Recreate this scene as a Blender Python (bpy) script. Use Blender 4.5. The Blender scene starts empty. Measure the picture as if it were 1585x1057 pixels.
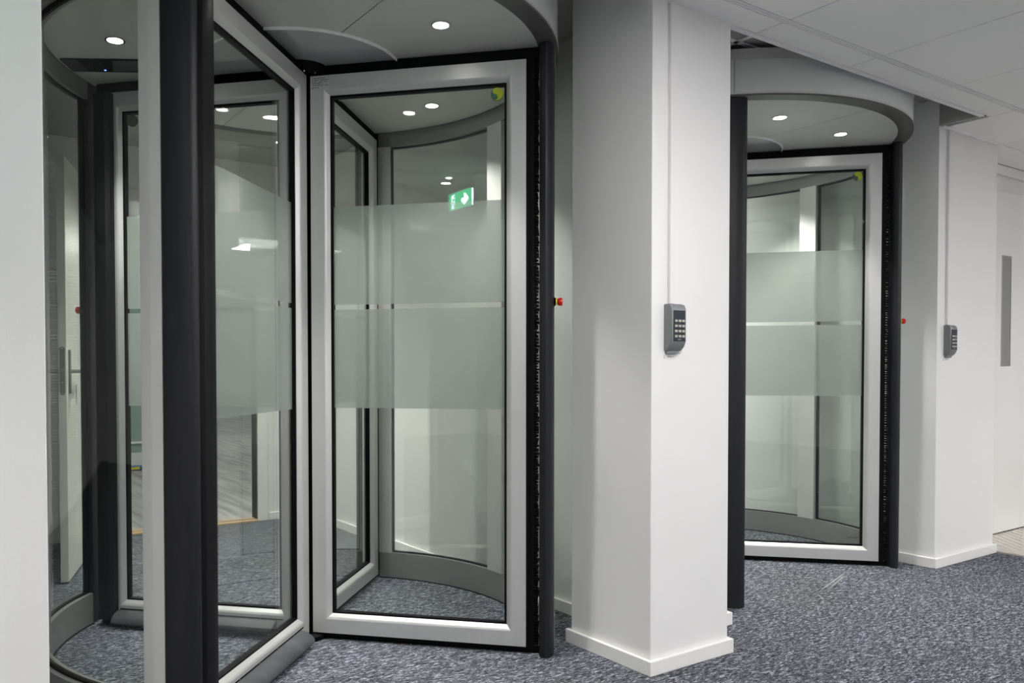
import bpy, bmesh, math, random
from mathutils import Matrix, Vector
random.seed(7)
S = bpy.context.scene
COL = S.collection
PI = math.pi
rad = math.radians

# ------------------------------------------------------------------ camera
cam_d = bpy.data.cameras.new('camera')
cam = bpy.data.objects.new('camera', cam_d)
COL.objects.link(cam)
S.camera = cam
YAW, PITCH, ROLL = 0.5804, -0.0219, -0.0016
fw = Vector((math.sin(YAW)*math.cos(PITCH), math.cos(YAW)*math.cos(PITCH), math.sin(PITCH)))
rt = Vector((math.cos(YAW), -math.sin(YAW), 0))
up = rt.cross(fw)
r2 = rt*math.cos(ROLL) + up*math.sin(ROLL)
u2 = up*math.cos(ROLL) - rt*math.sin(ROLL)
M = Matrix(((r2.x, u2.x, -fw.x, -1.2359), (r2.y, u2.y, -fw.y, -2.8618), (r2.z, u2.z, -fw.z, 1.02), (0, 0, 0, 1)))
cam.matrix_world = M
cam_d.sensor_width = 36
cam_d.lens = 36*1258.32/1585
cam_d.shift_x = (792.5-690.95)/1585
cam_d.shift_y = (595.66-528.5)/1585
cam_d.clip_start = 0.02

# ------------------------------------------------------------------ world, exposure, light levels
w = bpy.data.worlds.new('world'); S.world = w
w.use_nodes = True
w.node_tree.nodes['Background'].inputs[0].default_value = (1, 1, 1, 1)
w.node_tree.nodes['Background'].inputs[1].default_value = 0.02
S.view_settings.view_transform = 'Standard'
S.view_settings.look = 'None'
S.view_settings.exposure = 1.70
S.view_settings.gamma = 1.0
S.view_settings.use_curve_mapping = False
S.cycles.transparent_max_bounces = 32
S.cycles.max_bounces = 10
S.cycles.diffuse_bounces = 5
S.cycles.glossy_bounces = 5
PANEL_STRENGTH = 11.0       # corridor ceiling luminaires, most of them added
FAR_FILL_STRENGTH = 12.0   # added panels for the room behind the far doorway
SPOT_W = 21.0               # downlights in the revolving doors
CORR_SPOT_W = 22.0          # small lobby downlights, and those added behind the doors
SPOT_COL = (1.0, 0.97, 0.91)

# ------------------------------------------------------------------ materials
def new_mat(name):
    m = bpy.data.materials.new(name); m.use_nodes = True
    nt = m.node_tree
    for n in list(nt.nodes): nt.nodes.remove(n)
    out = nt.nodes.new('ShaderNodeOutputMaterial')
    return m, nt, out

def principled(name, col, rough=0.5, metal=0.0, bump=0.0, bscale=200.0, vary=0.0, vscale=3.0, spec=0.5, coat=0.0, stretch=None):
    m, nt, out = new_mat(name)
    b = nt.nodes.new('ShaderNodeBsdfPrincipled')
    b.inputs['Base Color'].default_value = (*col, 1)
    b.inputs['Roughness'].default_value = rough
    b.inputs['Metallic'].default_value = metal
    b.inputs['Specular IOR Level'].default_value = spec
    b.inputs['Coat Weight'].default_value = coat
    nt.links.new(b.outputs[0], out.inputs[0])
    tc = nt.nodes.new('ShaderNodeTexCoord')
    src = tc.outputs['Object']
    if stretch:
        mp = nt.nodes.new('ShaderNodeMapping'); mp.inputs['Scale'].default_value = stretch
        nt.links.new(src, mp.inputs[0]); src = mp.outputs[0]
    if vary > 0:
        n = nt.nodes.new('ShaderNodeTexNoise'); n.inputs['Scale'].default_value = vscale; n.inputs['Detail'].default_value = 4
        nt.links.new(src, n.inputs['Vector'])
        r = nt.nodes.new('ShaderNodeValToRGB')
        r.color_ramp.elements[0].position = .3; r.color_ramp.elements[1].position = .7
        r.color_ramp.elements[0].color = (*[c*(1-vary) for c in col], 1)
        r.color_ramp.elements[1].color = (*[min(1, c*(1+vary)) for c in col], 1)
        nt.links.new(n.outputs[0], r.inputs[0]); nt.links.new(r.outputs[0], b.inputs['Base Color'])
    if bump > 0:
        n2 = nt.nodes.new('ShaderNodeTexNoise'); n2.inputs['Scale'].default_value = bscale; n2.inputs['Detail'].default_value = 3
        nt.links.new(src, n2.inputs['Vector'])
        bp = nt.nodes.new('ShaderNodeBump'); bp.inputs['Strength'].default_value = bump; bp.inputs['Distance'].default_value = .002
        nt.links.new(n2.outputs[0], bp.inputs['Height']); nt.links.new(bp.outputs[0], b.inputs['Normal'])
    return m

def emission(name, col, strength):
    m, nt, out = new_mat(name)
    e = nt.nodes.new('ShaderNodeEmission'); e.inputs[0].default_value = (*col, 1); e.inputs[1].default_value = strength
    nt.links.new(e.outputs[0], out.inputs[0])
    return m

def glass(name, tint, f0=0.045):
    m, nt, out = new_mat(name)
    t = nt.nodes.new('ShaderNodeBsdfTransparent'); t.inputs[0].default_value = (*tint, 1)
    g = nt.nodes.new('ShaderNodeBsdfGlossy'); g.inputs['Roughness'].default_value = 0.0
    g.inputs['Color'].default_value = (1, 1, 1, 1)
    lw = nt.nodes.new('ShaderNodeLayerWeight'); lw.inputs[0].default_value = 0.5
    p = nt.nodes.new('ShaderNodeMath'); p.operation = 'POWER'; p.inputs[1].default_value = 5
    ma = nt.nodes.new('ShaderNodeMath'); ma.operation = 'MULTIPLY_ADD'; ma.inputs[1].default_value = 1-f0; ma.inputs[2].default_value = f0
    mx = nt.nodes.new('ShaderNodeMixShader')
    nt.links.new(lw.outputs['Facing'], p.inputs[0]); nt.links.new(p.outputs[0], ma.inputs[0]); nt.links.new(ma.outputs[0], mx.inputs[0])
    nt.links.new(t.outputs[0], mx.inputs[1]); nt.links.new(g.outputs[0], mx.inputs[2]); nt.links.new(mx.outputs[0], out.inputs[0])
    return m

def frost(name, col, veil):
    m, nt, out = new_mat(name)
    t = nt.nodes.new('ShaderNodeBsdfTransparent'); t.inputs[0].default_value = (.93, .97, .95, 1)
    df = nt.nodes.new('ShaderNodeBsdfDiffuse'); df.inputs[0].default_value = (*col, 1)
    tl = nt.nodes.new('ShaderNodeBsdfTranslucent'); tl.inputs[0].default_value = (*col, 1)
    m1 = nt.nodes.new('ShaderNodeMixShader'); m1.inputs[0].default_value = 0.55
    m2 = nt.nodes.new('ShaderNodeMixShader'); m2.inputs[0].default_value = veil
    nt.links.new(df.outputs[0], m1.inputs[1]); nt.links.new(tl.outputs[0], m1.inputs[2])
    nt.links.new(t.outputs[0], m2.inputs[1]); nt.links.new(m1.outputs[0], m2.inputs[2]); nt.links.new(m2.outputs[0], out.inputs[0])
    return m

def carpet_mat():
    m, nt, out = new_mat('carpet')
    b = nt.nodes.new('ShaderNodeBsdfPrincipled'); b.inputs['Roughness'].default_value = .95; b.inputs['Specular IOR Level'].default_value = .12
    tc = nt.nodes.new('ShaderNodeTexCoord')
    def streak(rot, sc, seed):
        mp = nt.nodes.new('ShaderNodeMapping'); mp.inputs['Rotation'].default_value = (0, 0, rot); mp.inputs['Scale'].default_value = sc
        mp.inputs['Location'].default_value = (seed, seed*1.7, 0)
        nt.links.new(tc.outputs['Object'], mp.inputs[0])
        n = nt.nodes.new('ShaderNodeTexNoise'); n.inputs['Scale'].default_value = 1.0; n.inputs['Detail'].default_value = 2.0
        n.inputs['Distortion'].default_value = 1.2
        nt.links.new(mp.outputs[0], n.inputs['Vector'])
        return n.outputs[0]
    a = streak(rad(20), (34, 120, 1), 0.3)
    c = streak(rad(-50), (46, 130, 1), 4.1)
    f = streak(rad(5), (150, 260, 1), 9.7)
    mx = nt.nodes.new('ShaderNodeMath'); mx.operation = 'ADD'; nt.links.new(a, mx.inputs[0]); nt.links.new(c, mx.inputs[1])
    mf = nt.nodes.new('ShaderNodeMath'); mf.operation = 'MULTIPLY_ADD'; mf.inputs[1].default_value = .7
    nt.links.new(f, mf.inputs[0]); nt.links.new(mx.outputs[0], mf.inputs[2])
    r = nt.nodes.new('ShaderNodeValToRGB')
    e = r.color_ramp.elements
    e[0].position = .40; e[0].color = (.017, .018, .022, 1)
    e[1].position = .605; e[1].color = (.40, .41, .45, 1)
    k = e.new(.46); k.color = (.060, .064, .074, 1)
    k = e.new(.53); k.color = (.125, .132, .150, 1)
    dv = nt.nodes.new('ShaderNodeMath'); dv.operation = 'MULTIPLY'; dv.inputs[1].default_value = 1/2.7
    nt.links.new(mf.outputs[0], dv.inputs[0]); nt.links.new(dv.outputs[0], r.inputs[0])
    # slow patchiness (worn, lighter and darker areas)
    n = nt.nodes.new('ShaderNodeTexNoise'); n.inputs['Scale'].default_value = 1.6; n.inputs['Detail'].default_value = 3
    nt.links.new(tc.outputs['Object'], n.inputs['Vector'])
    r2_ = nt.nodes.new('ShaderNodeValToRGB'); r2_.color_ramp.elements[0].position = .3; r2_.color_ramp.elements[1].position = .7
    r2_.color_ramp.elements[0].color = (.90, .90, .86, 1); r2_.color_ramp.elements[1].color = (1.05, 1.05, 1.15, 1)
    nt.links.new(n.outputs[0], r2_.inputs[0])
    ml = nt.nodes.new('ShaderNodeMix'); ml.data_type = 'RGBA'; ml.blend_type = 'MULTIPLY'; ml.inputs[0].default_value = 1
    nt.links.new(r.outputs[0], ml.inputs[6]); nt.links.new(r2_.outputs[0], ml.inputs[7])
    nt.links.new(ml.outputs[2], b.inputs['Base Color'])
    bp = nt.nodes.new('ShaderNodeBump'); bp.inputs['Strength'].default_value = .8; bp.inputs['Distance'].default_value = .004
    nt.links.new(dv.outputs[0], bp.inputs['Height']); nt.links.new(bp.outputs[0], b.inputs['Normal'])
    nt.links.new(b.outputs[0], out.inputs[0])
    return m

def vinyl_mat():
    m, nt, out = new_mat('grey_wood_vinyl')
    b = nt.nodes.new('ShaderNodeBsdfPrincipled'); b.inputs['Roughness'].default_value = .32
    tc = nt.nodes.new('ShaderNodeTexCoord')
    mp = nt.nodes.new('ShaderNodeMapping'); mp.inputs['Rotation'].default_value = (0, 0, rad(3)); mp.inputs['Scale'].default_value = (12, .9, 1)
    nt.links.new(tc.outputs['Object'], mp.inputs[0])
    n = nt.nodes.new('ShaderNodeTexNoise'); n.inputs['Scale'].default_value = 1.4; n.inputs['Detail'].default_value = 6
    nt.links.new(mp.outputs[0], n.inputs['Vector'])
    r = nt.nodes.new('ShaderNodeValToRGB'); r.color_ramp.elements[0].position = .32; r.color_ramp.elements[1].position = .68
    r.color_ramp.elements[0].color = (.16, .15, .14, 1); r.color_ramp.elements[1].color = (.62, .60, .57, 1)
    nt.links.new(n.outputs[0], r.inputs[0]); nt.links.new(r.outputs[0], b.inputs['Base Color']); nt.links.new(b.outputs[0], out.inputs[0])
    return m

MT = {}
MT['wall'] = principled('white_wall_paint', (.80, .795, .785), .55, bump=.12, bscale=260, vary=.012, vscale=2.0)
MT['wall_col'] = principled('column_paint', (.80, .79, .785), .5, bump=.10, bscale=60, vary=.015, vscale=3.0)
MT['base'] = principled('white_lacquer', (.82, .81, .79), .38, vary=.01, vscale=5)
MT['tile'] = principled('ceiling_tile', (.91, .905, .89), .8, bump=.15, bscale=500, vary=.01, vscale=2)
MT['tgrid'] = principled('ceiling_grid', (.86, .855, .85), .5, vary=.01)
MT['tdark'] = principled('ceiling_void', (.10, .10, .10), .8, vary=.02)
MT['recess'] = principled('recess_paint', (.42, .41, .40), .7, vary=.02)
MT['carpet'] = carpet_mat()
MT['vinyl'] = vinyl_mat()
MT['alu'] = principled('satin_aluminium', (.58, .58, .575), .42, .5, bump=.02, bscale=300, vary=.012, vscale=6, stretch=(30, 30, 1))
MT['drum'] = principled('grey_metallic_paint', (.30, .30, .292), .42, .35, vary=.015, vscale=5)
MT['drum_shaded'] = principled('shaded_drum_metal', (.12, .12, .116), .42, .3, vary=.015, vscale=5)  # drum metal darkened: shade of the canopy underside put into the colour
MT['post'] = principled('post_aluminium', (.68, .675, .66), .42, .4, vary=.01, vscale=5)
MT['fascia'] = principled('fascia_paint', (.74, .765, .75), .40, .1, vary=.015, vscale=3)
MT['rubber'] = principled('black_rubber', (.011, .0115, .0150), .45, vary=.15, vscale=18, stretch=(6, 6, 1), spec=.35)
MT['edge'] = principled('edge_rubber_black', (.006, .0062, .0075), .4, vary=.1, vscale=20, spec=.25)
MT['black'] = principled('black_seal', (.0022, .0022, .0028), .55, vary=.1, vscale=30, spec=.12)
MT['bristle'] = principled('brush_bristle', (.0065, .005, .0042), .6, vary=.9, vscale=120, spec=.1)
MT['sweep'] = principled('grey_rubber_sweep', (.060, .062, .070), .55, vary=.3, vscale=14, bump=.1, bscale=120)
MT['disc'] = principled('door_ceiling_panel', (.56, .56, .535), .38, .0, vary=.01, vscale=2)
MT['hub'] = principled('gloss_grey_panel', (.42, .435, .435), .07, .0, vary=.01, coat=.6)
MT['rim'] = principled('white_rim', (.93, .93, .91), .3, vary=.01)
MT['glass'] = glass('clear_glass', (.945, .962, .95))
MT['cglass'] = glass('curved_glass', (.935, .955, .94), .05)
MT['frost'] = frost('frosted_film', (.36, .39, .372), .74)
MT['lens'] = emission('downlight_lens', (1, .98, .95), 7)
MT['chrome'] = principled('chrome', (.75, .75, .75), .12, 1.0, vary=.01)
MT['panel'] = emission('luminaire_diffuser', (1.0, .99, .975), PANEL_STRENGTH)
MT['daylight'] = emission('daylight', (.95, .98, 1.0), .16)
MT['farfill'] = emission('far_fill_diffuser', (1.0, .985, .96), FAR_FILL_STRENGTH)
MT['lumframe'] = principled('luminaire_frame', (.8, .8, .8), .4, vary=.01)
MT['steel'] = principled('brushed_steel', (.50, .50, .49), .30, .9, vary=.04, vscale=40)
MT['steel_dark'] = principled('dull_steel', (.16, .165, .16), .4, .3, vary=.05, vscale=40)
MT['door'] = principled('door_lacquer', (.74, .745, .69), .32, vary=.01, vscale=2)
MT['door2'] = principled('white_door_laminate', (.82, .81, .80), .22, vary=.01, vscale=2)
MT['oak'] = principled('oak', (.52, .36, .20), .45, vary=.25, vscale=6, stretch=(2, 30, 30))
MT['plate'] = principled('tread_plate', (.52, .485, .44), .33, .35, vary=.03, vscale=20)
MT['tread'] = principled('tread_lozenge', (.85, .82, .77), .22, .45, vary=.02, vscale=20)
MT['kp_body'] = principled('keypad_grey', (.20, .21, .215), .4, .2, vary=.02)
MT['kp_face'] = principled('keypad_face', (.022, .030, .040), .2, vary=.05)
MT['kp_key'] = principled('keypad_button', (.72, .68, .60), .25, .6, vary=.02)
MT['duct'] = principled('duct_plastic', (.78, .77, .765), .4, vary=.01)
MT['red'] = principled('red_plastic', (.70, .012, .015), .3, vary=.03)
MT['yellow'] = principled('yellow_plastic', (.80, .70, .03), .35, vary=.03)
MT['dgreen'] = principled('dark_green_sticker', (.05, .13, .085), .35, vary=.03)
MT['palegreen'] = principled('pale_green_backing', (.10, .14, .11), .4, vary=.05)
MT['lime'] = principled('lime_sticker', (.42, .52, .02), .35, vary=.03)
MT['label'] = principled('silver_label', (.52, .52, .51), .35, vary=.03)
MT['ink'] = principled('black_ink', (.01, .01, .012), .5, vary=.02)
MT['ink_grey'] = principled('grey_ink', (.16, .16, .16), .5, vary=.02)
MT['sgreen'] = emission('exit_green', (.015, .40, .15), 4.0)
MT['swhite'] = emission('exit_white', (.78, .95, 1.0), 5.0)
MT['led'] = emission('blue_led', (.08, .12, 1.0), 3.0)
MT['sensor'] = principled('sensor_black', (.012, .013, .015), .12, vary=.05)
MT['blue'] = principled('blue_plastic', (.02, .16, .40), .4, vary=.05)
MT['greenglass'] = principled('far_green_glazing', (.22, .34, .31), .08, vary=.05)

# ------------------------------------------------------------------ mesh helpers
def link(o, parent=None):
    COL.objects.link(o)
    if parent is not None: o.parent = parent
    return o

def mesh_obj(name, verts, faces, mat, parent=None, smooth=False, loc=None, rotz=0.0):
    me = bpy.data.meshes.new(name)
    me.from_pydata([tuple(v) for v in verts], [], faces)
    me.validate(); me.update()
    bm = bmesh.new(); bm.from_mesh(me)
    bmesh.ops.recalc_face_normals(bm, faces=bm.faces)
    bm.to_mesh(me); bm.free()
    if smooth:
        for p in me.polygons: p.use_smooth = True
        try: me.set_sharp_from_angle(angle=rad(40))
        except Exception: pass
    me.materials.append(MT[mat])
    o = bpy.data.objects.new(name, me)
    link(o, parent)
    if loc is not None: o.location = loc
    o.rotation_euler = (0, 0, rotz)
    return o

class MB:
    def __init__(s): s.v = []; s.f = []
    def add(s, v, f):
        b = len(s.v); s.v += [tuple(x) for x in v]; s.f += [tuple(i+b for i in q) for q in f]; return s
    def box(s, x0, x1, y0, y1, z0, z1):
        v = [(x0, y0, z0), (x1, y0, z0), (x1, y1, z0), (x0, y1, z0), (x0, y0, z1), (x1, y0, z1), (x1, y1, z1), (x0, y1, z1)]
        return s.add(v, [(0, 3, 2, 1), (4, 5, 6, 7), (0, 1, 5, 4), (1, 2, 6, 5), (2, 3, 7, 6), (3, 0, 4, 7)])
    def cbox(s, x0, x1, y0, y1, z0, z1, c):      # box with chamfered vertical + horizontal edges
        bm = bmesh.new()
        vs = [bm.verts.new(p) for p in [(x0, y0, z0), (x1, y0, z0), (x1, y1, z0), (x0, y1, z0), (x0, y0, z1), (x1, y0, z1), (x1, y1, z1), (x0, y1, z1)]]
        for q in [(0, 3, 2, 1), (4, 5, 6, 7), (0, 1, 5, 4), (1, 2, 6, 5), (2, 3, 7, 6), (3, 0, 4, 7)]: bm.faces.new([vs[i] for i in q])
        bmesh.ops.bevel(bm, geom=bm.edges[:], offset=c, segments=2, affect='EDGES', profile=.5)
        bm.verts.index_update()
        s.add([v.co for v in bm.verts], [[v.index for v in f.verts] for f in bm.faces]); bm.free(); return s
    def prism(s, poly, z0, z1):                   # poly: list of (x,y)
        n = len(poly)
        v = [(x, y, z0) for x, y in poly] + [(x, y, z1) for x, y in poly]
        f = [tuple(range(n))[::-1], tuple(range(n, 2*n))] + [(i, (i+1) % n, n+(i+1) % n, n+i) for i in range(n)]
        return s.add(v, f)
    def xprism(s, poly, x0, x1):                  # poly: list of (y,z), extruded along x
        n = len(poly)
        v = [(x0, y, z) for y, z in poly] + [(x1, y, z) for y, z in poly]
        f = [tuple(range(n))[::-1], tuple(range(n, 2*n))] + [(i, (i+1) % n, n+(i+1) % n, n+i) for i in range(n)]
        return s.add(v, f)
    def arc(s, R0, R1, a0, a1, z0, z1, seg=None):  # curved bar between two radii, angles in degrees
        full = abs(a1-a0) >= 359.9
        n = seg or max(2, int(abs(a1-a0)/2.5)+1)
        b = len(s.v); m = n if full else n+1
        for i in range(m):
            t = rad(a0+(a1-a0)*i/n); c, q = math.cos(t), math.sin(t)
            s.v += [(R0*c, R0*q, z0), (R1*c, R1*q, z0), (R1*c, R1*q, z1), (R0*c, R0*q, z1)]
        for i in range(n):
            j = (i+1) % m
            for k in range(4):
                k2 = (k+1) % 4
                s.f.append((b+4*i+k, b+4*j+k, b+4*j+k2, b+4*i+k2))
        if not full:
            s.f.append((b, b+1, b+2, b+3)); e = b+4*n; s.f.append((e+3, e+2, e+1, e))
        return s
    def cyl(s, x, y, r, z0, z1, n=32):
        return s.prism([(x+r*math.cos(2*PI*i/n), y+r*math.sin(2*PI*i/n)) for i in range(n)], z0, z1)
    def lathe(s, prof, origin, axis, n=24):       # prof: list of (radius, distance along axis)
        ax = Vector(axis).normalized(); o = Vector(origin)
        t = Vector((0, 0, 1)) if abs(ax.z) < .9 else Vector((1, 0, 0))
        u = ax.cross(t).normalized(); q = ax.cross(u)
        b = len(s.v)
        for r_, h in prof:
            for i in range(n):
                a = 2*PI*i/n; s.v.append(tuple(o+ax*h+(u*math.cos(a)+q*math.sin(a))*r_))
        for k in range(len(prof)-1):
            for i in range(n):
                j = (i+1) % n; s.f.append((b+k*n+i, b+k*n+j, b+(k+1)*n+j, b+(k+1)*n+i))
        s.f.append(tuple(b+i for i in range(n))[::-1]); s.f.append(tuple(b+(len(prof)-1)*n+i for i in range(n)))
        return s
    def build(s, name, mat, parent=None, smooth=False, loc=None, rotz=0.0):
        return mesh_obj(name, s.v, s.f, mat, parent, smooth, loc, rotz)

def tag(o, label=None, cat=None, group=None, kind=None):
    if label: o['label'] = label
    if cat: o['category'] = cat
    if group: o['group'] = group
    if kind: o['kind'] = kind
    return o

def empty(name, loc, rotz=0.0):
    o = bpy.data.objects.new(name, None); o.empty_display_size = .1
    COL.objects.link(o); o.location = loc; o.rotation_euler = (0, 0, rotz); return o

def box_obj(name, mat, b, parent=None, c=0.0, smooth=False):
    m = MB()
    if c: m.cbox(*b, c)
    else: m.box(*b)
    return m.build(name, mat, parent, smooth)

def struct(o): o['kind'] = 'structure'; return o

def copy_child(o, parent):
    c = o.copy(); COL.objects.link(c); c.parent = parent
    return c

def text_mesh(name, body, size, mat, parent, mw, extrude=.0003):
    cu = bpy.data.curves.new(name, 'FONT'); cu.body = body; cu.size = size; cu.extrude = extrude; cu.align_x = 'CENTER'; cu.align_y = 'CENTER'
    t = bpy.data.objects.new(name+'_c', cu); COL.objects.link(t)
    dg = bpy.context.evaluated_depsgraph_get()
    me = bpy.data.meshes.new_from_object(t.evaluated_get(dg))
    bpy.data.objects.remove(t); bpy.data.curves.remove(cu)
    me.transform(mw); me.materials.clear(); me.materials.append(MT[mat])
    o = bpy.data.objects.new(name, me); link(o, parent); return o

def spot(name, loc, watts, size_deg, parent=None, blend=.45, radius=.03):
    l = bpy.data.lights.new(name, 'SPOT'); l.energy = watts; l.color = SPOT_COL
    l.spot_size = rad(size_deg); l.spot_blend = blend; l.shadow_soft_size = radius
    o = bpy.data.objects.new(name, l); link(o, parent); o.location = loc
    return o

# ------------------------------------------------------------------ key dimensions
D = 2.296          # distance between the two door centres
ZC = 2.2235        # corridor ceiling
ZR = 2.362         # ceiling over the doors
BY = 2.33          # back wall of the zone behind the doors
BH = .05           # baseboard height
BT = .016          # baseboard thickness
WANG = -45.4       # wing direction

# ------------------------------------------------------------------ floor
fl = struct(box_obj('floor', 'carpet', (-7.5, 9.0, -6.0, BY, -.05, 0)))
mk = MB()
SCUFFS = [(2.205, -.718, 2.612, -.597, .007), (2.267, -.722, 2.559, -.625, .006), (2.137, -.748, 2.076, -.816, .005)]
for (x0, y0, x1, y1, wd) in SCUFFS:
    d = Vector((x1-x0, y1-y0)); n = Vector((-d.y, d.x)).normalized()*wd
    N = 9
    pts = []
    for i in range(N+1):
        t = i/N; k = (1-abs(2*t-1)**3)*(.6+.4*random.random())
        pts.append((x0+d.x*t, y0+d.y*t, k))
    v = [(x+n.x*k, y+n.y*k, .0012) for x, y, k in pts] + [(x-n.x*k, y-n.y*k, .0012) for x, y, k in pts]
    mk.add(v, [(i, i+1, N+2+i, N+1+i) for i in range(N)])
MT['scuff'] = principled('pale_scuff', (.25, .255, .27), .95, bump=.5, bscale=300, vary=.25, vscale=160)
sc = mk.build('scuff_mark', 'scuff', fl); sc['kind'] = 'stuff'

# tread plate in the niche on the right
tp = struct(box_obj('tread_plate_floor', 'plate', (3.712, 5.6, -3.0, -.575, 0, .008)))
tr = MB(); xx = 3.74; row = 0
while xx < 4.95:
    yy = -.605 - (row % 2)*.034
    while yy > -1.25:
        L, Wd, n = .024, .0075, 6
        pts = [(xx+v_, yy+u) for (u, v_) in [(-L, 0), (-L*.4, Wd), (L*.4, Wd), (L, 0), (L*.4, -Wd), (-L*.4, -Wd)]]
        vv = [(x, y, .008) for x, y in pts] + [(xx+(x-xx)*.5, yy+(y-yy)*.5, .0115) for x, y in pts]
        tr.add(vv, [(i, (i+1) % n, n+(i+1) % n, n+i) for i in range(n)] + [tuple(range(n, 2*n))])
        yy -= .068
    xx += .030; row += 1
trd = tr.build('tread_pattern', 'tread', tp); trd['kind'] = 'stuff'

# ------------------------------------------------------------------ ceilings
# corridor ceiling: dark void slab with tiles hung below it
cl = struct(MB().box(-7.5, 3.078, -6.0, -.992, ZC+.012, ZC+.03).box(3.078, 9.0, -6.0, -.795, ZC+.012, ZC+.03).box(3.70, 9.0, -.795, -.575, ZC+.012, ZC+.03).build('ceiling', 'tdark'))
tile_me = {}
def tile(x0, x1, y0, y1):
    g = .0028
    key = (round(x1-x0, 3), round(y1-y0, 3))
    if key not in tile_me:
        w_, h_ = x1-x0-2*g, y1-y0-2*g
        m = MB().cbox(0, w_, 0, h_, 0, .0115, .0018)
        o = m.build('ceiling_tile', 'tile', cl); tile_me[key] = o.data
    else:
        o = bpy.data.objects.new('ceiling_tile', tile_me[key]); link(o, cl)
    o.location = (x0+g, y0+g, ZC)
XL = [1.328 + .6*k for k in range(-6, 9)]
YL = [-1.131 - .6*k for k in range(0, 5)]
for i in range(len(XL)-1):
    x0, x1 = XL[i], XL[i+1]
    for j in range(len(YL)-1): tile(x0, x1, YL[j+1], YL[j])
    if x1 <= 3.2: tile(x0, min(x1, 3.128), -1.108, -.994)
    else: tile(x0, x1, -1.108, -.797)
# far tiles out of the frame: plain boards
struct(MB().box(-7.5, XL[0], -6.0, -.994, ZC, ZC+.0115).box(XL[-1], 9.0, -6.0, -.797, ZC, ZC+.0115).box(XL[0], XL[-1], -6.0, YL[-1], ZC, ZC+.0115).box(3.70, 9.0, -.795, -.601, ZC, ZC+.0115).build('outer_ceiling', 'tile'))
for k, (a, b) in enumerate([(-1.131, -1.108)]):
    t = MB().box(XL[0], XL[-1], -1.1295, -1.1215, ZC+.0012, ZC+.0115).box(XL[0], XL[-1], -1.1215, -1.1175, ZC+.0035, ZC+.0115).box(XL[0], XL[-1], -1.1175, -1.1095, ZC+.0012, ZC+.0115)
    struct(t.build('trim_1', 'tgrid'))
# edge profile round the recess over the doors
struct(MB().box(-7.5, 3.078, -.994, -.974, ZC-.004, ZC+.012).box(-7.5, 3.078, -.978, -.974, ZC+.012, ZR).build('trim_2', 'tgrid'))
struct(MB().box(3.060, 3.078, -.974, -.797, ZC-.004, ZC+.012).box(3.074, 3.078, -.974, -.797, ZC+.012, ZR).build('trim_3', 'recess'))
struct(MB().box(3.078, 3.70, -.812, -.797, ZC-.012, ZC).build('trim_4', 'tgrid'))
struct(box_obj('recess_ceiling', 'recess', (-7.5, 9.0, -.992, BY, ZR, ZR+.03)))
# shallow panel joints of the recess ceiling
rj = MB()
for x in (1.62, 2.22, -1.4, -.8): rj.box(x-.012, x+.012, -.974, -.45, ZR-.006, ZR)
rj.box(1.0, 3.07, -.70, -.68, ZR-.006, ZR)
struct(rj.build('trim_5', 'tgrid'))

# ------------------------------------------------------------------ walls
def baseboard(name, segs):
    m = MB()
    for s_ in segs: m.cbox(*s_, 0, BH, .0025)
    return struct(m.build(name, 'base'))
# column between the doors
colm = struct(MB().cbox(.7913, 1.1850, -.9985, -.612, 0, ZR-.002, .003).build('column_wall', 'wall_col'))
baseboard('column_baseboard', [(.7753, 1.2009, -1.0145, -.9990), (.7753, .7908, -.9985, -.597), (1.1855, 1.2009, -.9985, -.815)])
# wall core between the doors (behind the column)
struct(MB().prism([(1.02, -.6115), (1.1855, -.6115), (1.1855, -.795), (1.445, -.795), (1.445, -.66), (1.30, -.50), (1.30, BY), (1.02, BY)], 0, ZR-.002).build('middle_wall', 'wall'))
baseboard('middle_baseboard', [(1.2015, 1.461, -.811, -.7955), (1.4455, 1.461, -.795, -.67), (1.004, 1.0195, -.60, 2.33), (1.3005, 1.316, -.40, 2.33)])
# wall block right of the second door
struct(MB().prism([(3.0694, -.7936), (3.6963, -.7936), (3.6963, BY), (3.30, BY), (3.30, -.45), (3.10, -.58), (3.0694, -.58)], 0, ZR-.002).build('wall_right', 'wall'))
baseboard('baseboard_right', [(3.0534, 3.7118, -.8096, -.7940), (3.0534, 3.0690, -.7936, -.58), (3.284, 3.2995, -.40, 2.33)])
# left column next to the camera side of the first door
struct(MB().cbox(-1.46, -1.006, -1.0, -.60, 0, ZR-.002, .003).build('wall_left', 'wall'))
baseboard('baseboard_left', [(-1.476, -.990, -1.016, -1.0005)])
# back wall with doorway
struct(MB().box(-7.5, -.345, BY, BY+.10, 0, ZR).box(-.345, .665, BY, BY+.10, 2.06, ZR).box(.665, 9.0, BY, BY+.10, 0, ZR).build('wall_back', 'wall'))
baseboard('baseboard_back', [(-7.4, -.42, BY-BT, BY-.0005), (.742, 1.003, BY-BT, BY-.0005), (1.317, 3.283, BY-BT, BY-.0005)])
struct(MB().cbox(.665, .735, BY-.014, BY+.112, 0, 2.10, .003).cbox(-.415, -.345, BY-.014, BY+.112, 0, 2.10, .003).cbox(-.345, .665, BY-.014, BY+.112, 2.03, 2.10, .003).build('trim_6', 'base'))
struct(MB().cbox(-.345, .665, BY-.03, BY+.015, 0, .012, .002).cbox(-.345, .665, BY+.045, BY+.10, 0, .012, .002).build('trim_7', 'oak'))
# outer shell of the corridor / lobby
struct(box_obj('wall_front', 'wall', (-7.5, 9.0, -6.1, -6.0, 0, ZC)))
struct(box_obj('lobby_wall', 'wall', (-7.6, -7.5, -6.0, BY, 0, ZR)))
struct(box_obj('corridor_wall', 'wall', (9.0, 9.1, -6.0, BY, 0, ZR)))
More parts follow.
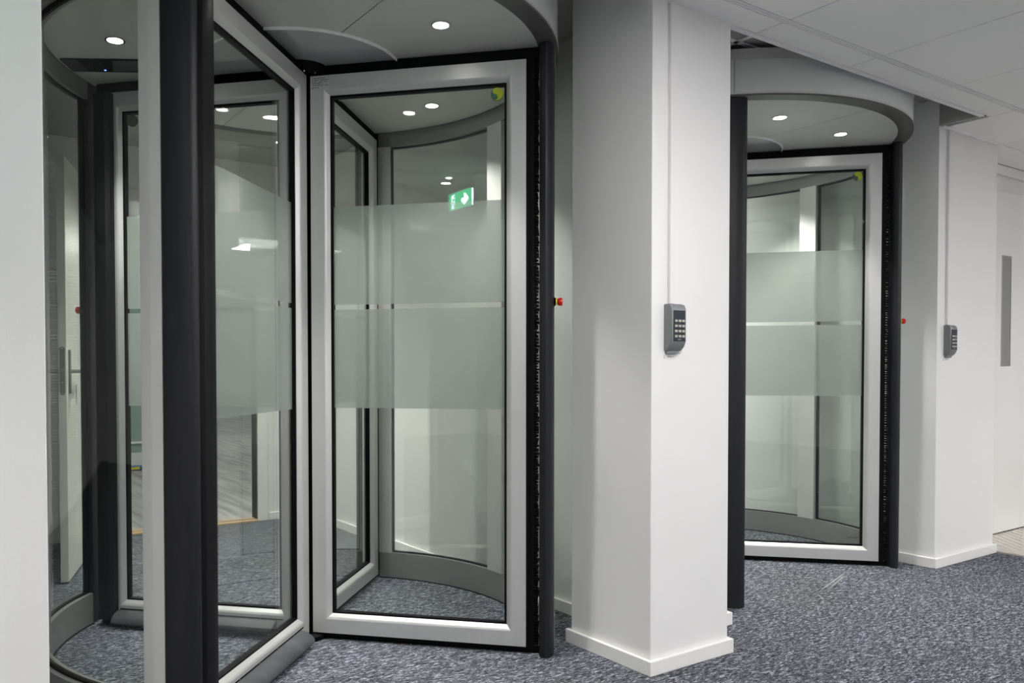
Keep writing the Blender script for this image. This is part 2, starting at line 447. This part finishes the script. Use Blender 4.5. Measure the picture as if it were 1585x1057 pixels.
# niche on the right with a white door
struct(MB().box(3.6965, 4.06, -.575, -.475, 0, ZC).box(4.06, 5.02, -.575, -.475, 2.07, ZC).box(5.02, 9.0, -.575, -.475, 0, ZC).build('niche_wall', 'wall'))
struct(MB().cbox(3.70, 9.0, -.60, -.576, 2.165, ZC-.001, .004).build('trim_8', 'wall'))
# far room behind the doorway
struct(box_obj('far_room_floor', 'vinyl', (-3.0, 8.0, BY, 16.5, -.05, -.0005)))
struct(MB().box(-3.0, 1.9, 16.5, 16.6, 0, 2.6).box(7.0, 8.0, 16.5, 16.6, 0, 2.6).box(1.9, 7.0, 16.5, 16.6, 0, .3).box(1.9, 7.0, 16.5, 16.6, 2.3, 2.6).box(-3.1, -3.0, BY+.1, 16.6, 0, 2.6).box(8.0, 8.1, BY+.1, 16.6, 0, 2.6).build('far_room_wall', 'wall'))
struct(box_obj('far_room_ceiling', 'tile', (-3.1, 8.1, BY+.1, 16.6, 2.6, 2.63)))
w2 = struct(box_obj('window_2', 'daylight', (1.9, 7.0, 16.52, 16.54, .3, 2.3)))
for x in (1.93, 3.18, 4.45, 5.72, 6.97): box_obj('mullion', 'base', (x-.03, x+.03, 16.48, 16.515, .3, 2.3), w2)
w1 = struct(box_obj('window_1', 'greenglass', (-3.0, 1.15, 5.70, 5.715, .165, 2.2)))
for x in [-2.25, -1.5, -.75, 0, .48, .85]: box_obj('mullion', 'base', (x-.012, x+.012, 5.685, 5.6995, .165, 2.2), w1)
box_obj('window_rail', 'base', (-3.0, 1.15, 5.68, 5.6995, .255, .275), w1)
box_obj('plinth', 'base', (-3.0, 1.15, 5.66, 5.72, 0, .164), w1)
fm = box_obj('floor_strip', 'blue', (.10, .95, 5.54, 5.64, 0, .040), None, .006)
tag(fm, 'low blue strip on the grey floor of the far room, under green glazing', 'strip')
box_obj('strip_end', 'yellow', (.54, .63, 5.53, 5.539, .012, .036), fm)

# ------------------------------------------------------------------ revolving door
def ring_poly(pts):
    return [(r_*math.cos(rad(a)), r_*math.sin(rad(a))) for a, r_ in pts]

STICKER_PARTS = ('round_sticker', 'sticker_swoosh', 'sticker_back', 'maker_mark')
def make_wing(parent, ang, off=(0, 0)):
    # local frame: x along the wing, y across it, z up
    R0, R1, Z0, Z1 = .0407, .8414, .0266, 2.0961
    prof = [(0, .030), (.052, .030), (.056, .0285), (.060, .026), (.071, .0135), (.071, -.0135), (.060, -.026), (.056, -.0285), (.052, -.030), (0, -.030)]
    v = []; f = []
    for i, (ins, y) in enumerate(prof):
        v += [(R0+ins, y, Z0+ins), (R1-ins, y, Z0+ins), (R1-ins, y, Z1-ins), (R0+ins, y, Z1-ins)]
    n = len(prof)
    for i in range(n):
        j = (i+1) % n
        for k in range(4):
            k2 = (k+1) % 4
            f.append((4*i+k, 4*i+k2, 4*j+k2, 4*j+k))
    wing = mesh_obj('door_wing', v, f, 'alu', parent, False, (off[0], off[1], 0), rad(ang))
    MB().box(.114, .768, -.003, .003, .1, 2.023).build('glass_pane', 'glass', wing)
    g = MB()
    for (a, b, c, d_) in [(.1117, .1195, .0976, 2.0251), (.7626, .7704, .0976, 2.0251)]:
        g.box(a, b, -.0125, .0125, c, d_)
    g.box(.1195, .7626, -.0125, .0125, .0976, .1035).box(.1195, .7626, -.0125, .0125, 2.0165, 2.0251)
    g.build('glazing_gasket', 'black', wing)
    for (z0, z1) in [(.868, 1.2345), (1.2525, 1.6165)]:
        mesh_obj('frosted_film', [(.1195, 0, z0), (.7626, 0, z0), (.7626, 0, z1), (.1195, 0, z1)], [(0, 1, 2, 3)], 'frost', wing)
    # rubber edge all round and brushes
    e = MB().box(.8416, .8485, -.028, .028, .022, 2.103).box(.0407, .8414, -.026, .026, 2.0963, 2.1030).box(.0407, .8414, -.026, .026, .0195, .0264)
    e.build('edge_rubber', 'black', wing)
    b = MB().box(.07, .884, -.011, .011, 2.1032, 2.1405).box(.07, .884, -.011, .011, .0005, .0193)
    b.box(.8487, .868, -.016, .016, .02, 2.103)
    b.build('brush_holder', 'black', wing)
    t = MB(); z = .03
    while z < 2.10:
        h = random.uniform(.006, .011); l = random.uniform(.880, .8845)
        y0 = random.uniform(-.013, -.008); y1 = random.uniform(.008, .013)
        t.add([(.867, y0, z), (.867, y1, z), (.867, y1, z+h), (.867, y0, z+h), (l, y0*1.1, z+random.uniform(-.004, .002)), (l, y1*1.1, z+random.uniform(-.004, .002)), (l, y1*1.1, z+h*.8), (l, y0*1.1, z+h*.8)],
              [(0, 3, 2, 1), (4, 5, 6, 7), (0, 1, 5, 4), (1, 2, 6, 5), (2, 3, 7, 6), (3, 0, 4, 7)])
        z += h+random.uniform(.0015, .005)
    br = t.build('brush_bristles', 'bristle', wing); br['kind'] = 'stuff'
    # leading-edge rubber on the pushing side
    pr = [(.797, .0305), (.8405, .0305), (.866, .034), (.872, .048), (.864, .062), (.842, .070), (.812, .068), (.799, .055)]
    MB().prism(pr, .03, 2.09).build('leading_edge_rubber', 'edge', wing, True)
    # rounded rubber bumper along the bottom of the pushing side
    bp = [(.0305, .058), (.0305, .0105)] + [(.032+.056*math.sin(rad(k)), .034-.0235*math.cos(rad(k))) for k in range(30, 181, 15)]
    bp = [(.0305, .012), (.060, .010), (.078, .014), (.086, .024), (.084, .036), (.072, .048), (.052, .058), (.0305, .062)]
    MB().xprism(bp, .125, .795).build('bottom_bumper', 'sweep', wing, True)
    box_obj('bumper_slot', 'black', (.10, .79, .0301, .0312, .0625, .0670), wing)
    for x in (.19, .33, .47, .61): MB().lathe([(.0022, 0), (.002, .0015)], (x, .0312, .0648), (0, 1, 0), 8).build('screw', 'chrome', wing)
    # round two-tone sticker, top outer corner, on the glass (slightly proud on both faces)
    cx, cz, r_ = .7345, 1.9905, .0225
    for sy, yy in ((-1, -.0036), (1, .0036)):
        N = 40
        v = [(cx+r_*math.cos(2*PI*i/N), yy, cz+r_*math.sin(2*PI*i/N)) for i in range(N)]
        s1 = mesh_obj('round_sticker' if sy < 0 else 'sticker_back', v, [tuple(range(N))], 'dgreen' if sy < 0 else 'palegreen', wing)
        if sy > 0: continue
        q = []
        # lime comma: outer right arc, top, and an S curve through the middle
        q += [(r_*math.cos(rad(a)), r_*math.sin(rad(a))) for a in range(-100, 131, 8)]
        q += [(-.0155, .0125), (-.0150, .0060), (-.0095, .0015), (-.0020, -.0010), (.0040, -.0045), (.0065, -.0095), (.0030, -.0160), (-.0045, -.0205)]
        v = [(cx+a, yy+sy*.0004, cz+b_) for a, b_ in q]
        bm = bmesh.new(); vs = [bm.verts.new(p) for p in v]; fc = bm.faces.new(vs); bmesh.ops.triangulate(bm, faces=[fc])
        bm.verts.index_update()
        mesh_obj('sticker_swoosh', [p.co for p in bm.verts], [[p.index for p in f_.verts] for f_ in bm.faces], 'lime', wing); bm.free()
    text_mesh('maker_mark', 'BOON EDAM', .0082, 'ink', wing, Matrix.Translation((.728, -.0040, .1375)) @ Matrix.Rotation(rad(90), 4, 'X') @ Matrix.Scale(1.0, 4))
    return wing

def make_revolving_door():
    root = empty('revolving_door', (0, 0, 0))
    # --- drum walls
    for side in (0, 180):
        base = MB().arc(.886, .938, side-43.0, side+43.0, 0, .122).build('drum_base_panel', 'drum', root, True)
        MB().arc(.880, .9395, side-43.0, side+43.0, .0, .004).build('base_shadow_gap', 'black', base, True)
        MB().arc(.886, .938, side-43.0, side+43.0, 2.075, 2.1415).build('drum_top_rail', 'drum', root, True)
        MB().arc(.884, .938, side-4.0, side+2.7, .1225, 2.0745).build('drum_mullion', 'post', root, True)
        for (a0, a1) in [(-42.8, -4.2), (2.9, 39.2)]:
            gp = MB().arc(.908, .916, side+a0, side+a1, .1235, 2.0735).build('curved_glass', 'cglass', root, True)
            gg = MB().arc(.903, .921, side+a0, side+a1, .1225, .1275).arc(.903, .921, side+a0, side+a1, 2.068, 2.0745)
            gg.arc(.903, .921, side+a0-.1, side+a0+.35, .1275, 2.068, 2).arc(.903, .921, side+a1-.35, side+a1+.1, .1275, 2.068, 2)
            gg.build('curved_gasket', 'black', gp, True)
        for s in (-1, 1):
            def A_(a): return side+s*a
            if s > 0: MB().prism(ring_poly([(A_(a), r_) for a, r_ in [(39.3, .886), (43.2, .886), (43.2, .937), (41.2, .938), (39.3, .938)]]), .1225, 2.0745).build('drum_post', 'post', root)
            rp = MB().prism(ring_poly([(A_(a), r_) for a, r_ in [(43.3, .889), (43.3, .9345), (43.8, .9365), (46.0, .937), (47.6, .934), (48.6, .926), (49.0, .914), (48.8, .901), (48.2, .892), (47.4, .889)]]), .0, 2.1412)
            ru = rp.build('safety_rubber', 'rubber', root, True)
    # --- canopy
    MB().arc(.8815, .9475, 0, 360, 2.142, 2.1575, 144).build('canopy_soffit', 'drum_shaded', root, True)
    fa = MB().arc(.935, .9465, 0, 360, 2.1577, 2.292, 144).build('canopy_fascia', 'fascia', root, True)
    MB().arc(.930, .9478, 0, 360, 2.2923, 2.336, 144).build('canopy_top_band', 'post', root, True)
    MB().arc(.9466, .9492, 0, 360, 2.150, 2.1585, 144).build('canopy_lip', 'post', fa, True)
    for a in (-134.7, -45.3, 45.3, 134.7): MB().arc(.9466, .9471, a, a+.10, 2.159, 2.291, 2).build('fascia_joint', 'black', fa)
    for sgn in (-1, 1):
        a = []
        xs = -.0195
        N = 60
        a0 = math.acos(xs/.881)
        pts = [(.881*math.cos(sgn*(a0-2*a0*i/N)) if sgn > 0 else 0, 0) for i in range(1)]
        if sgn > 0: ang = [-a0 + 2*a0*i/N for i in range(N+1)]
        else: ang = [a0 + (2*PI-2*a0)*i/N for i in range(N+1)]
        poly = [(.881*math.cos(t)+sgn*.0017, .881*math.sin(t)) for t in ang]
        MB().prism(poly, 2.1422, 2.158).build('ceiling_panel', 'disc', root)
    MB().cyl(0, 0, .3635, 2.1378, 2.1421, 96).build('hub_cover', 'hub', root)
    MB().arc(.3637, .3695, 0, 360, 2.1335, 2.1421, 96).build('hub_rim', 'rim', root, True)
    for a, rr in [(-69.6, .645), (-112.8, .655), (9.5, .647), (170.4, .652), (77.6, .645), (102.5, .63)]:
        x, y = rr*math.cos(rad(a)), rr*math.sin(rad(a))
        dl = MB().arc(.0265, .0335, 0, 360, 2.1385, 2.1421, 32).build('downlight', 'chrome', root, True, (x, y, 0))
        MB().lathe([(.0262, 0), (.024, -.0015), (.012, -.0030)], (0, 0, 2.1405), (0, 0, 1), 24).build('downlight_lens', 'lens', dl, True)
        spot('downlight_lamp', (x, y, 2.134), SPOT_W, 70 if y < -.4 else 106, root, .6 if y < -.4 else .65)
    # motion sensor strip, radial, and its counterpart
    for a in (149.3,):
        sn = MB().cbox(.385, .868, -.058, .062, 2.1345, 2.1420, .002).build('sensor_strip', 'sensor', root, False, (0, 0, 0), rad(a))
        MB().cyl(.74, -.035, .004, 2.1335, 2.1347, 10).build('status_light', 'led', sn)
    # --- centre
    MB().cyl(0, 0, .0275, .02, 2.10, 24).build('centre_brush', 'bristle', root, True)
    hb = MB().cyl(0, 0, .094, 2.1035, 2.1376, 40).build('top_pivot', 'black', root, True)
    for a in (-110, -80, -60, -130): MB().lathe([(.0035, 0), (.003, -.003)], (.080*math.cos(rad(a)), .080*math.sin(rad(a)), 2.1034), (0, 0, 1), 8).build('pivot_screw', 'chrome', hb)
    pv = MB().cyl(0, 0, .085, .0, .016, 32).build('floor_pivot', 'black', root, True)
    MB().prism([(.015, -.045), (.06, -.045), (.085, -.06), (.07, -.075), (.03, -.07), (.0, -.05)], .016, .022).build('pivot_bracket', 'edge', pv)
    MB().prism([(-.02, -.05), (.015, -.055), (.03, -.085), (.0, -.095), (-.04, -.08)], .016, .020).build('pivot_bracket', 'edge', pv)
    # --- emergency stop buttons on two opposite posts
    for a in (-45.0, 135.0):
        n = Vector((math.cos(rad(a)), math.sin(rad(a)), 0)); o = n*.9372+Vector((0, 0, 1.250))
        if a < 0: n = Vector((math.cos(rad(a+14)), math.sin(rad(a+14)), 0))
        pl = MB().lathe([(.0155, 0), (.0155, .003)], o, n, 24).build('emergency_button', 'black', root)
        MB().lathe([(.0125, .003), (.0125, .0085)], o, n, 24).build('button_collar', 'yellow', pl, True)
        MB().lathe([(.006, .0085), (.006, .012)], o, n, 16).build('button_stem', 'black', pl, True)
        MB().lathe([(.011, .012), (.0135, .016), (.0145, .024), (.0135, .0275), (.008, .029)], o, n, 24).build('button_head', 'red', pl, True)
    # --- wings
    Bd = (math.cos(rad(WANG)), math.sin(rad(WANG)))
    first = None
    for k in range(4):
        ang = WANG+90*k
        off = (Bd[0]*.020, Bd[1]*.020) if k == 2 else (0, 0)
        if first is None: first = make_wing(root, ang, off)
        else:
            c = copy_child(first, root); c.location = (off[0], off[1], 0); c.rotation_euler = (0, 0, rad(ang))
            for ch in list(first.children):
                if k % 2 and ch.name.split('.')[0] in STICKER_PARTS: continue
                cc = copy_child(ch, c)
                for g in list(ch.children): copy_child(g, cc)
    return root, first

door, wingB = make_revolving_door()
tag(door, 'large near four-wing glass revolving door showing its black centre pivot and silver type plate', 'revolving door', 'pair of revolving doors', 'thing')

def copy_tree(o, parent=None):
    c = o.copy(); COL.objects.link(c); c.parent = parent
    for ch in o.children: copy_tree(ch, c)
    return c
door2 = copy_tree(door)
door2.location = (D, 0, 0)
tag(door2, 'farther glass revolving door standing between the white column and the next white wall', 'revolving door', 'pair of revolving doors', 'thing')
# type plate on the near door only
tpz = MB().box(.0445, .116, -.0308, -.0301, 2.044, 2.0955).build('type_plate', 'label', wingB)
tpz['label'] = 'small silver type plate with fine dark print'
pm = MB()
for z, segs in [(2.0865, [(.053, .100)]), (2.0800, [(.048, .052), (.056, .075), (.080, .112)]), (2.0735, [(.048, .068), (.072, .092), (.096, .106)]), (2.0670, [(.048, .085)]), (2.0600, [(.050, .092), (.098, .110)])]:
    for a, b in segs: pm.box(a, b, -.0311, -.0308, z-.0012, z+.0012)
pm.box(.049, .0545, -.0311, -.0308, 2.0475, 2.0545).box(.059, .0625, -.0311, -.0308, 2.0495, 2.054).box(.066, .075, -.0311, -.0308, 2.050, 2.0535)
pp = pm.build('fine_print', 'ink_grey', wingB); pp['kind'] = 'stuff'

# small sealing panels between drum and side walls
for k, (x0, x1) in enumerate([(.945, 1.0035), (1.3165, D-.945), (D+.945, 3.2835)]):
    struct(box_obj('trim_%d' % (9+k), 'drum', (x0, x1, -.012, .012, 0, ZR-.002)))

# ------------------------------------------------------------------ keypads and ducts
def keypad(x, y, z, label, place):
    r_ = empty('keypad', (x, y, z))
    tag(r_, label, 'keypad', 'door keypads')
    hw, hh, dp = .036, .0775, .034
    prof = [(0, -hh), (.012, -hh-.001), (.026, -hh+.012), (dp, -hh+.030), (dp, hh-.018), (.028, hh-.004), (.018, hh), (0, hh)]
    v = [(-hw, -a, b) for a, b in prof] + [(hw, -a, b) for a, b in prof]
    n = len(prof)
    f = [tuple(range(n)), tuple(range(n, 2*n))[::-1]] + [(i, (i+1) % n, n+(i+1) % n, n+i) for i in range(n)]
    bm = bmesh.new(); vs = [bm.verts.new(p) for p in v]
    for q in f: bm.faces.new([vs[i] for i in q])
    bmesh.ops.recalc_face_normals(bm, faces=bm.faces)
    ed = [e for e in bm.edges if abs(e.verts[0].co.x-e.verts[1].co.x) < 1e-6 and min(e.verts[0].co.y, e.verts[1].co.y) < -.01]
    bmesh.ops.bevel(bm, geom=ed, offset=.005, segments=3, affect='EDGES', profile=.5)
    bm.verts.index_update()
    mesh_obj('housing', [p.co for p in bm.verts], [[p.index for p in q.verts] for q in bm.faces], 'kp_body', r_, True); bm.free()
    box_obj('face_plate', 'kp_face', (-.0285, .0285, -dp-.0015, -dp+.001, -.047, .055), r_, .0008)
    for i in range(4):
        for j in range(3):
            cx, cz = -.0175+.0175*j, .0200-.0170*i
            box_obj('button', 'kp_key', (cx-.0062, cx+.0062, -dp-.0042, -dp-.0016, cz-.0035, cz+.0045), r_, .001)
    box_obj('status_window', 'ink_grey', (-.008, .008, -dp-.0019, -dp-.0016, -.0425, -.0395), r_)
    box_obj('cable_base', 'kp_body', (-.030, .024, -.012, 0, -hh-.010, -hh-.0008), r_, .001)
    nl = box_obj('name_label', 'duct', (x-.036, x+.022, y-.0012, y-.0001, z-.1035, z-.0915), None)
    tag(nl, 'thin white name strip on the wall under the %s keypad' % place, 'label strip', 'name strips')
    pr_ = MB()
    for a, b in [(-.018, -.012), (-.0105, -.004), (-.0025, .004), (.010, .0125)]: pr_.box(x+a, x+b, y-.0015, y-.0012, z-.0995, z-.0962)
    box_obj('strip_edge', 'ink_grey', (x-.036, x-.0345, y-.0018, y-.0012, z-.1035, z-.0925), nl)
    o = pr_.build('fine_print', 'ink_grey', nl); o['kind'] = 'stuff'
    return r_
keypad(.885, -.9987, 1.151, 'grey keypad with silver buttons on the white column', 'column')
keypad(3.171, -.7938, 1.151, 'grey keypad with silver buttons on the wall beside the far revolving door', 'far wall')
for (x, y, lab) in [(.876, -.9987, 'slim white cable duct rising from the keypad on the column'), (3.158, -.7938, 'slim white cable duct rising from the keypad beside the far revolving door')]:
    o = box_obj('cable_duct', 'duct', (x-.011, x+.011, y-.013, y-.0002, 1.2292, ZC-.005), None, .002)
    tag(o, lab, 'cable duct', 'cable ducts')

# ------------------------------------------------------------------ doors
# ajar white door behind the first revolving door
dl = empty('door_1', (-.312, 2.295, 0), math.atan2(1.312-2.30, -.657+.335))
dl['kind'] = 'structure'
LW = 1.039
MB().cbox(0, LW, -.036, 0, .008, 2.012, .002).build('door_leaf', 'door', dl)
lp = MB()
pts = [(.011*math.cos(rad(a)), .103+.011*math.sin(rad(a))) for a in range(0, 181, 20)] + [(.011*math.cos(rad(a)), -.103+.011*math.sin(rad(a))) for a in range(180, 361, 20)]
v = [(LW+.0002, -.018+a, 1.005+b) for a, b in pts] + [(LW+.0016, -.018+a, 1.005+b) for a, b in pts]
n = len(pts)
pl = mesh_obj('lock_plate', v, [tuple(range(n)), tuple(range(n, 2*n))[::-1]] + [(i, (i+1) % n, n+(i+1) % n, n+i) for i in range(n)], 'steel_dark', dl)
box_obj('latch', 'greenglass', (LW+.0016, LW+.010, -.026, -.010, .998, 1.018), pl)
for z in (.90, 1.11, .95): MB().lathe([(.0035, 0), (.003, .001)], (LW+.0016, -.018, z), (1, 0, 0), 10).build('screw', 'chrome', pl)
for s, y in ((1, .0005), (-1, -.0365)):
    h = box_obj('handle_plate', 'steel_dark', (LW-.075, LW-.045, min(y, y+s*.008), max(y, y+s*.008), .895, 1.105), dl, .002)
    MB().lathe([(.010, 0), (.009, .045)], (LW-.06, y+s*.008, 1.003), (0, s, 0), 16).build('handle_neck', 'steel', h, True)
    MB().lathe([(.0095, 0), (.0095, .125), (.006, .128)], (LW-.056, y+s*.05, 1.003), (-1, 0, 0), 16).build('lever', 'steel', h, True)
ky = mesh_obj('key_tag', [(LW-.060+a, .030, .90+b) for a, b in [(-.002, .04), (.012, .012), (.016, -.04), (-.004, -.055), (-.014, -.02)]] + [(LW-.060+a, .033, .90+b) for a, b in [(-.002, .04), (.012, .012), (.016, -.04), (-.004, -.055), (-.014, -.02)]],
    [(0, 1, 2, 3, 4), (9, 8, 7, 6, 5)] + [(i, (i+1) % 5, 5+(i+1) % 5, 5+i) for i in range(5)], 'steel', dl)

# white door in the niche on the right
d2 = struct(empty('door_2', (4.062, -.580, 0)))
MB().cbox(0, .956, -.022, .02, .016, 2.066, .002).build('door_leaf', 'door2', d2)
box_obj('door_gap', 'ink', (0, .956, -.018, .02, .0085, .0155), d2)
vp = MB().box(.165, .285, -.0260, -.0222, 1.020, 1.040).box(.165, .285, -.0260, -.0222, 1.665, 1.685).box(.165, .170, -.0260, -.0222, 1.040, 1.665).box(.280, .285, -.0260, -.0222, 1.040, 1.665).build('vision_frame', 'steel', d2)
box_obj('vision_pane', 'drum', (.170, .280, -.0240, -.0222, 1.040, 1.665), vp)

# ------------------------------------------------------------------ luminaires
def luminaire(x, y, z, label, mat='panel', s=.295):
    r_ = empty('ceiling_light', (x, y, z)); tag(r_, label, 'ceiling light', 'square ceiling lights')
    MB().box(-s, s, -s, -s+.012, -.010, -.0005).box(-s, s, s-.012, s, -.010, -.0005).box(-s, -s+.012, -s+.012, s-.012, -.010, -.0005).box(s-.012, s, -s+.012, s-.012, -.010, -.0005).build('frame', 'lumframe', r_)
    MB().box(-s+.012, s-.012, -s+.012, s-.012, -.008, -.0005).build('diffuser', mat, r_)
    return r_
PANELS = [(2.828, -3.231, 'added for fill in front of the second door'), (.328, -2.231, 'added for fill in front of the white column'), (5.228, -3.231, 'added for fill far along the corridor'), (1.628, -4.431, 'added for fill in the middle of the lobby'), (4.028, -4.431, 'added for fill over the lobby facing the tread plate niche'), (6.6, -3.6, 'added for fill past the tread plate niche'), (-4.75, -1.45, 'mirrored in the frosted glass of the near door'), (-2.2, -5.0, 'added for fill at the rear of the lobby'), (-3.6, -4.6, 'added for fill at the end of the lobby beyond the exit sign')]  # only the mirrored panel is known; the rest are unseen, added to brighten
for x, y, t in PANELS:
    luminaire(x, y, ZC, 'square white ceiling light %s' % t)
luminaire(2.25, 1.45, ZR, 'square white ceiling light added for fill behind the second revolving door')  # added panel, brightens the wall beyond the second door
luminaire(.8, 3.9, 2.6, 'square white ceiling light added to light the far room', 'farfill')  # added panels, stand in for whatever lights the far room
luminaire(2.6, 7.5, 2.6, 'second square white ceiling light added to light the far room', 'farfill')
for x, y, z, t in [(-1.629, -1.669, ZC, 'beside the exit sign'), (-2.397, -1.406, ZC, 'left of the exit sign'), (.05, 1.25, ZR, 'behind the first revolving door, added for fill'), (.62, 1.75, ZR, 'by the far doorway, added for fill'), (1.80, 1.5, ZR, 'behind the second door, left one, added for fill'), (2.95, 1.2, ZR, 'behind the second door, right one, added for fill')]:  # the two by the exit sign are mirrored; the rest are added fill
    r_ = empty('downlight', (x, y, z)); tag(r_, 'small round ceiling downlight %s' % t, 'downlight', 'ceiling downlights')
    MB().arc(.034, .043, 0, 360, -.004, -.0003, 32).build('trim_ring', 'chrome', r_, True)
    MB().lathe([(.0338, 0), (.030, -.002), (.012, -.003)], (0, 0, -.0006), (0, 0, 1), 24).build('lens', 'lens', r_, True)
    wide = t.startswith('behind the first')
    spot('lamp', (0, 0, -.010), CORR_SPOT_W*(1.6 if wide else 1), 112 if wide else 84, r_, .7)

# ------------------------------------------------------------------ exit sign (hangs in the corridor, seen mirrored in the glass)
ex = empty('exit_sign', (-1.452, -1.667, 2.028)); tag(ex, 'green emergency exit sign with white arrow and running figure, mirrored in the glass', 'exit sign')
MB().box(-.132, .132, -.004, .004, 0, .104).build('sign_plate', 'sgreen', ex)
MB().cbox(-.14, .14, -.022, .022, .105, .150, .004).build('housing', 'lumframe', ex)
for x in (-.1, .1): MB().cyl(x, 0, .004, .150, ZC-2.028, 10).build('hanger', 'chrome', ex)
box_obj('edge_strip', 'swhite', (.1325, .139, -.004, .004, 0, .104), ex)
def sign_face(s):
    y = .0045*s
    def pl(name, pts, parent=ex):
        v = [(x, y, z) for x, z in pts]
        bm = bmesh.new(); vs = [bm.verts.new(p) for p in v]; fc = bm.faces.new(vs); bmesh.ops.triangulate(bm, faces=[fc]); bm.verts.index_update()
        o = mesh_obj(name, [p.co for p in bm.verts], [[p.index for p in q.verts] for q in bm.faces], 'swhite', parent); bm.free(); return o
    # arrow points to +x ; figure at -x
    pl('arrow', [(.014, .061), (.062, .061), (.042, .088), (.064, .088), (.102, .052), (.064, .016), (.042, .016), (.062, .043), (.014, .043)])
    dr = pl('door_symbol', [(-.098, .008), (-.060, .008), (-.060, .096), (-.098, .096)])
    yy = .0052*s
    m = MB()
    def quad(p, q, wd):
        d = Vector((q[0]-p[0], q[1]-p[1])); n_ = Vector((-d.y, d.x)).normalized()*wd
        m.add([(p[0]+n_.x, yy, p[1]+n_.y), (q[0]+n_.x, yy, q[1]+n_.y), (q[0]-n_.x, yy, q[1]-n_.y), (p[0]-n_.x, yy, p[1]-n_.y)], [(0, 1, 2, 3)])
    m.add([(-.066+.007*math.cos(a*PI/6), yy, .084+.007*math.sin(a*PI/6)) for a in range(12)], [tuple(range(12))])
    quad((-.070, .076), (-.080, .050), .006); quad((-.072, .072), (-.056, .060), .003); quad((-.072, .074), (-.090, .066), .003)
    quad((-.080, .050), (-.066, .036), .004); quad((-.066, .036), (-.070, .016), .004); quad((-.080, .050), (-.090, .034), .004); quad((-.090, .034), (-.104, .028), .004)
    m.build('running_figure', 'sgreen', dr)
sign_face(1); sign_face(-1)
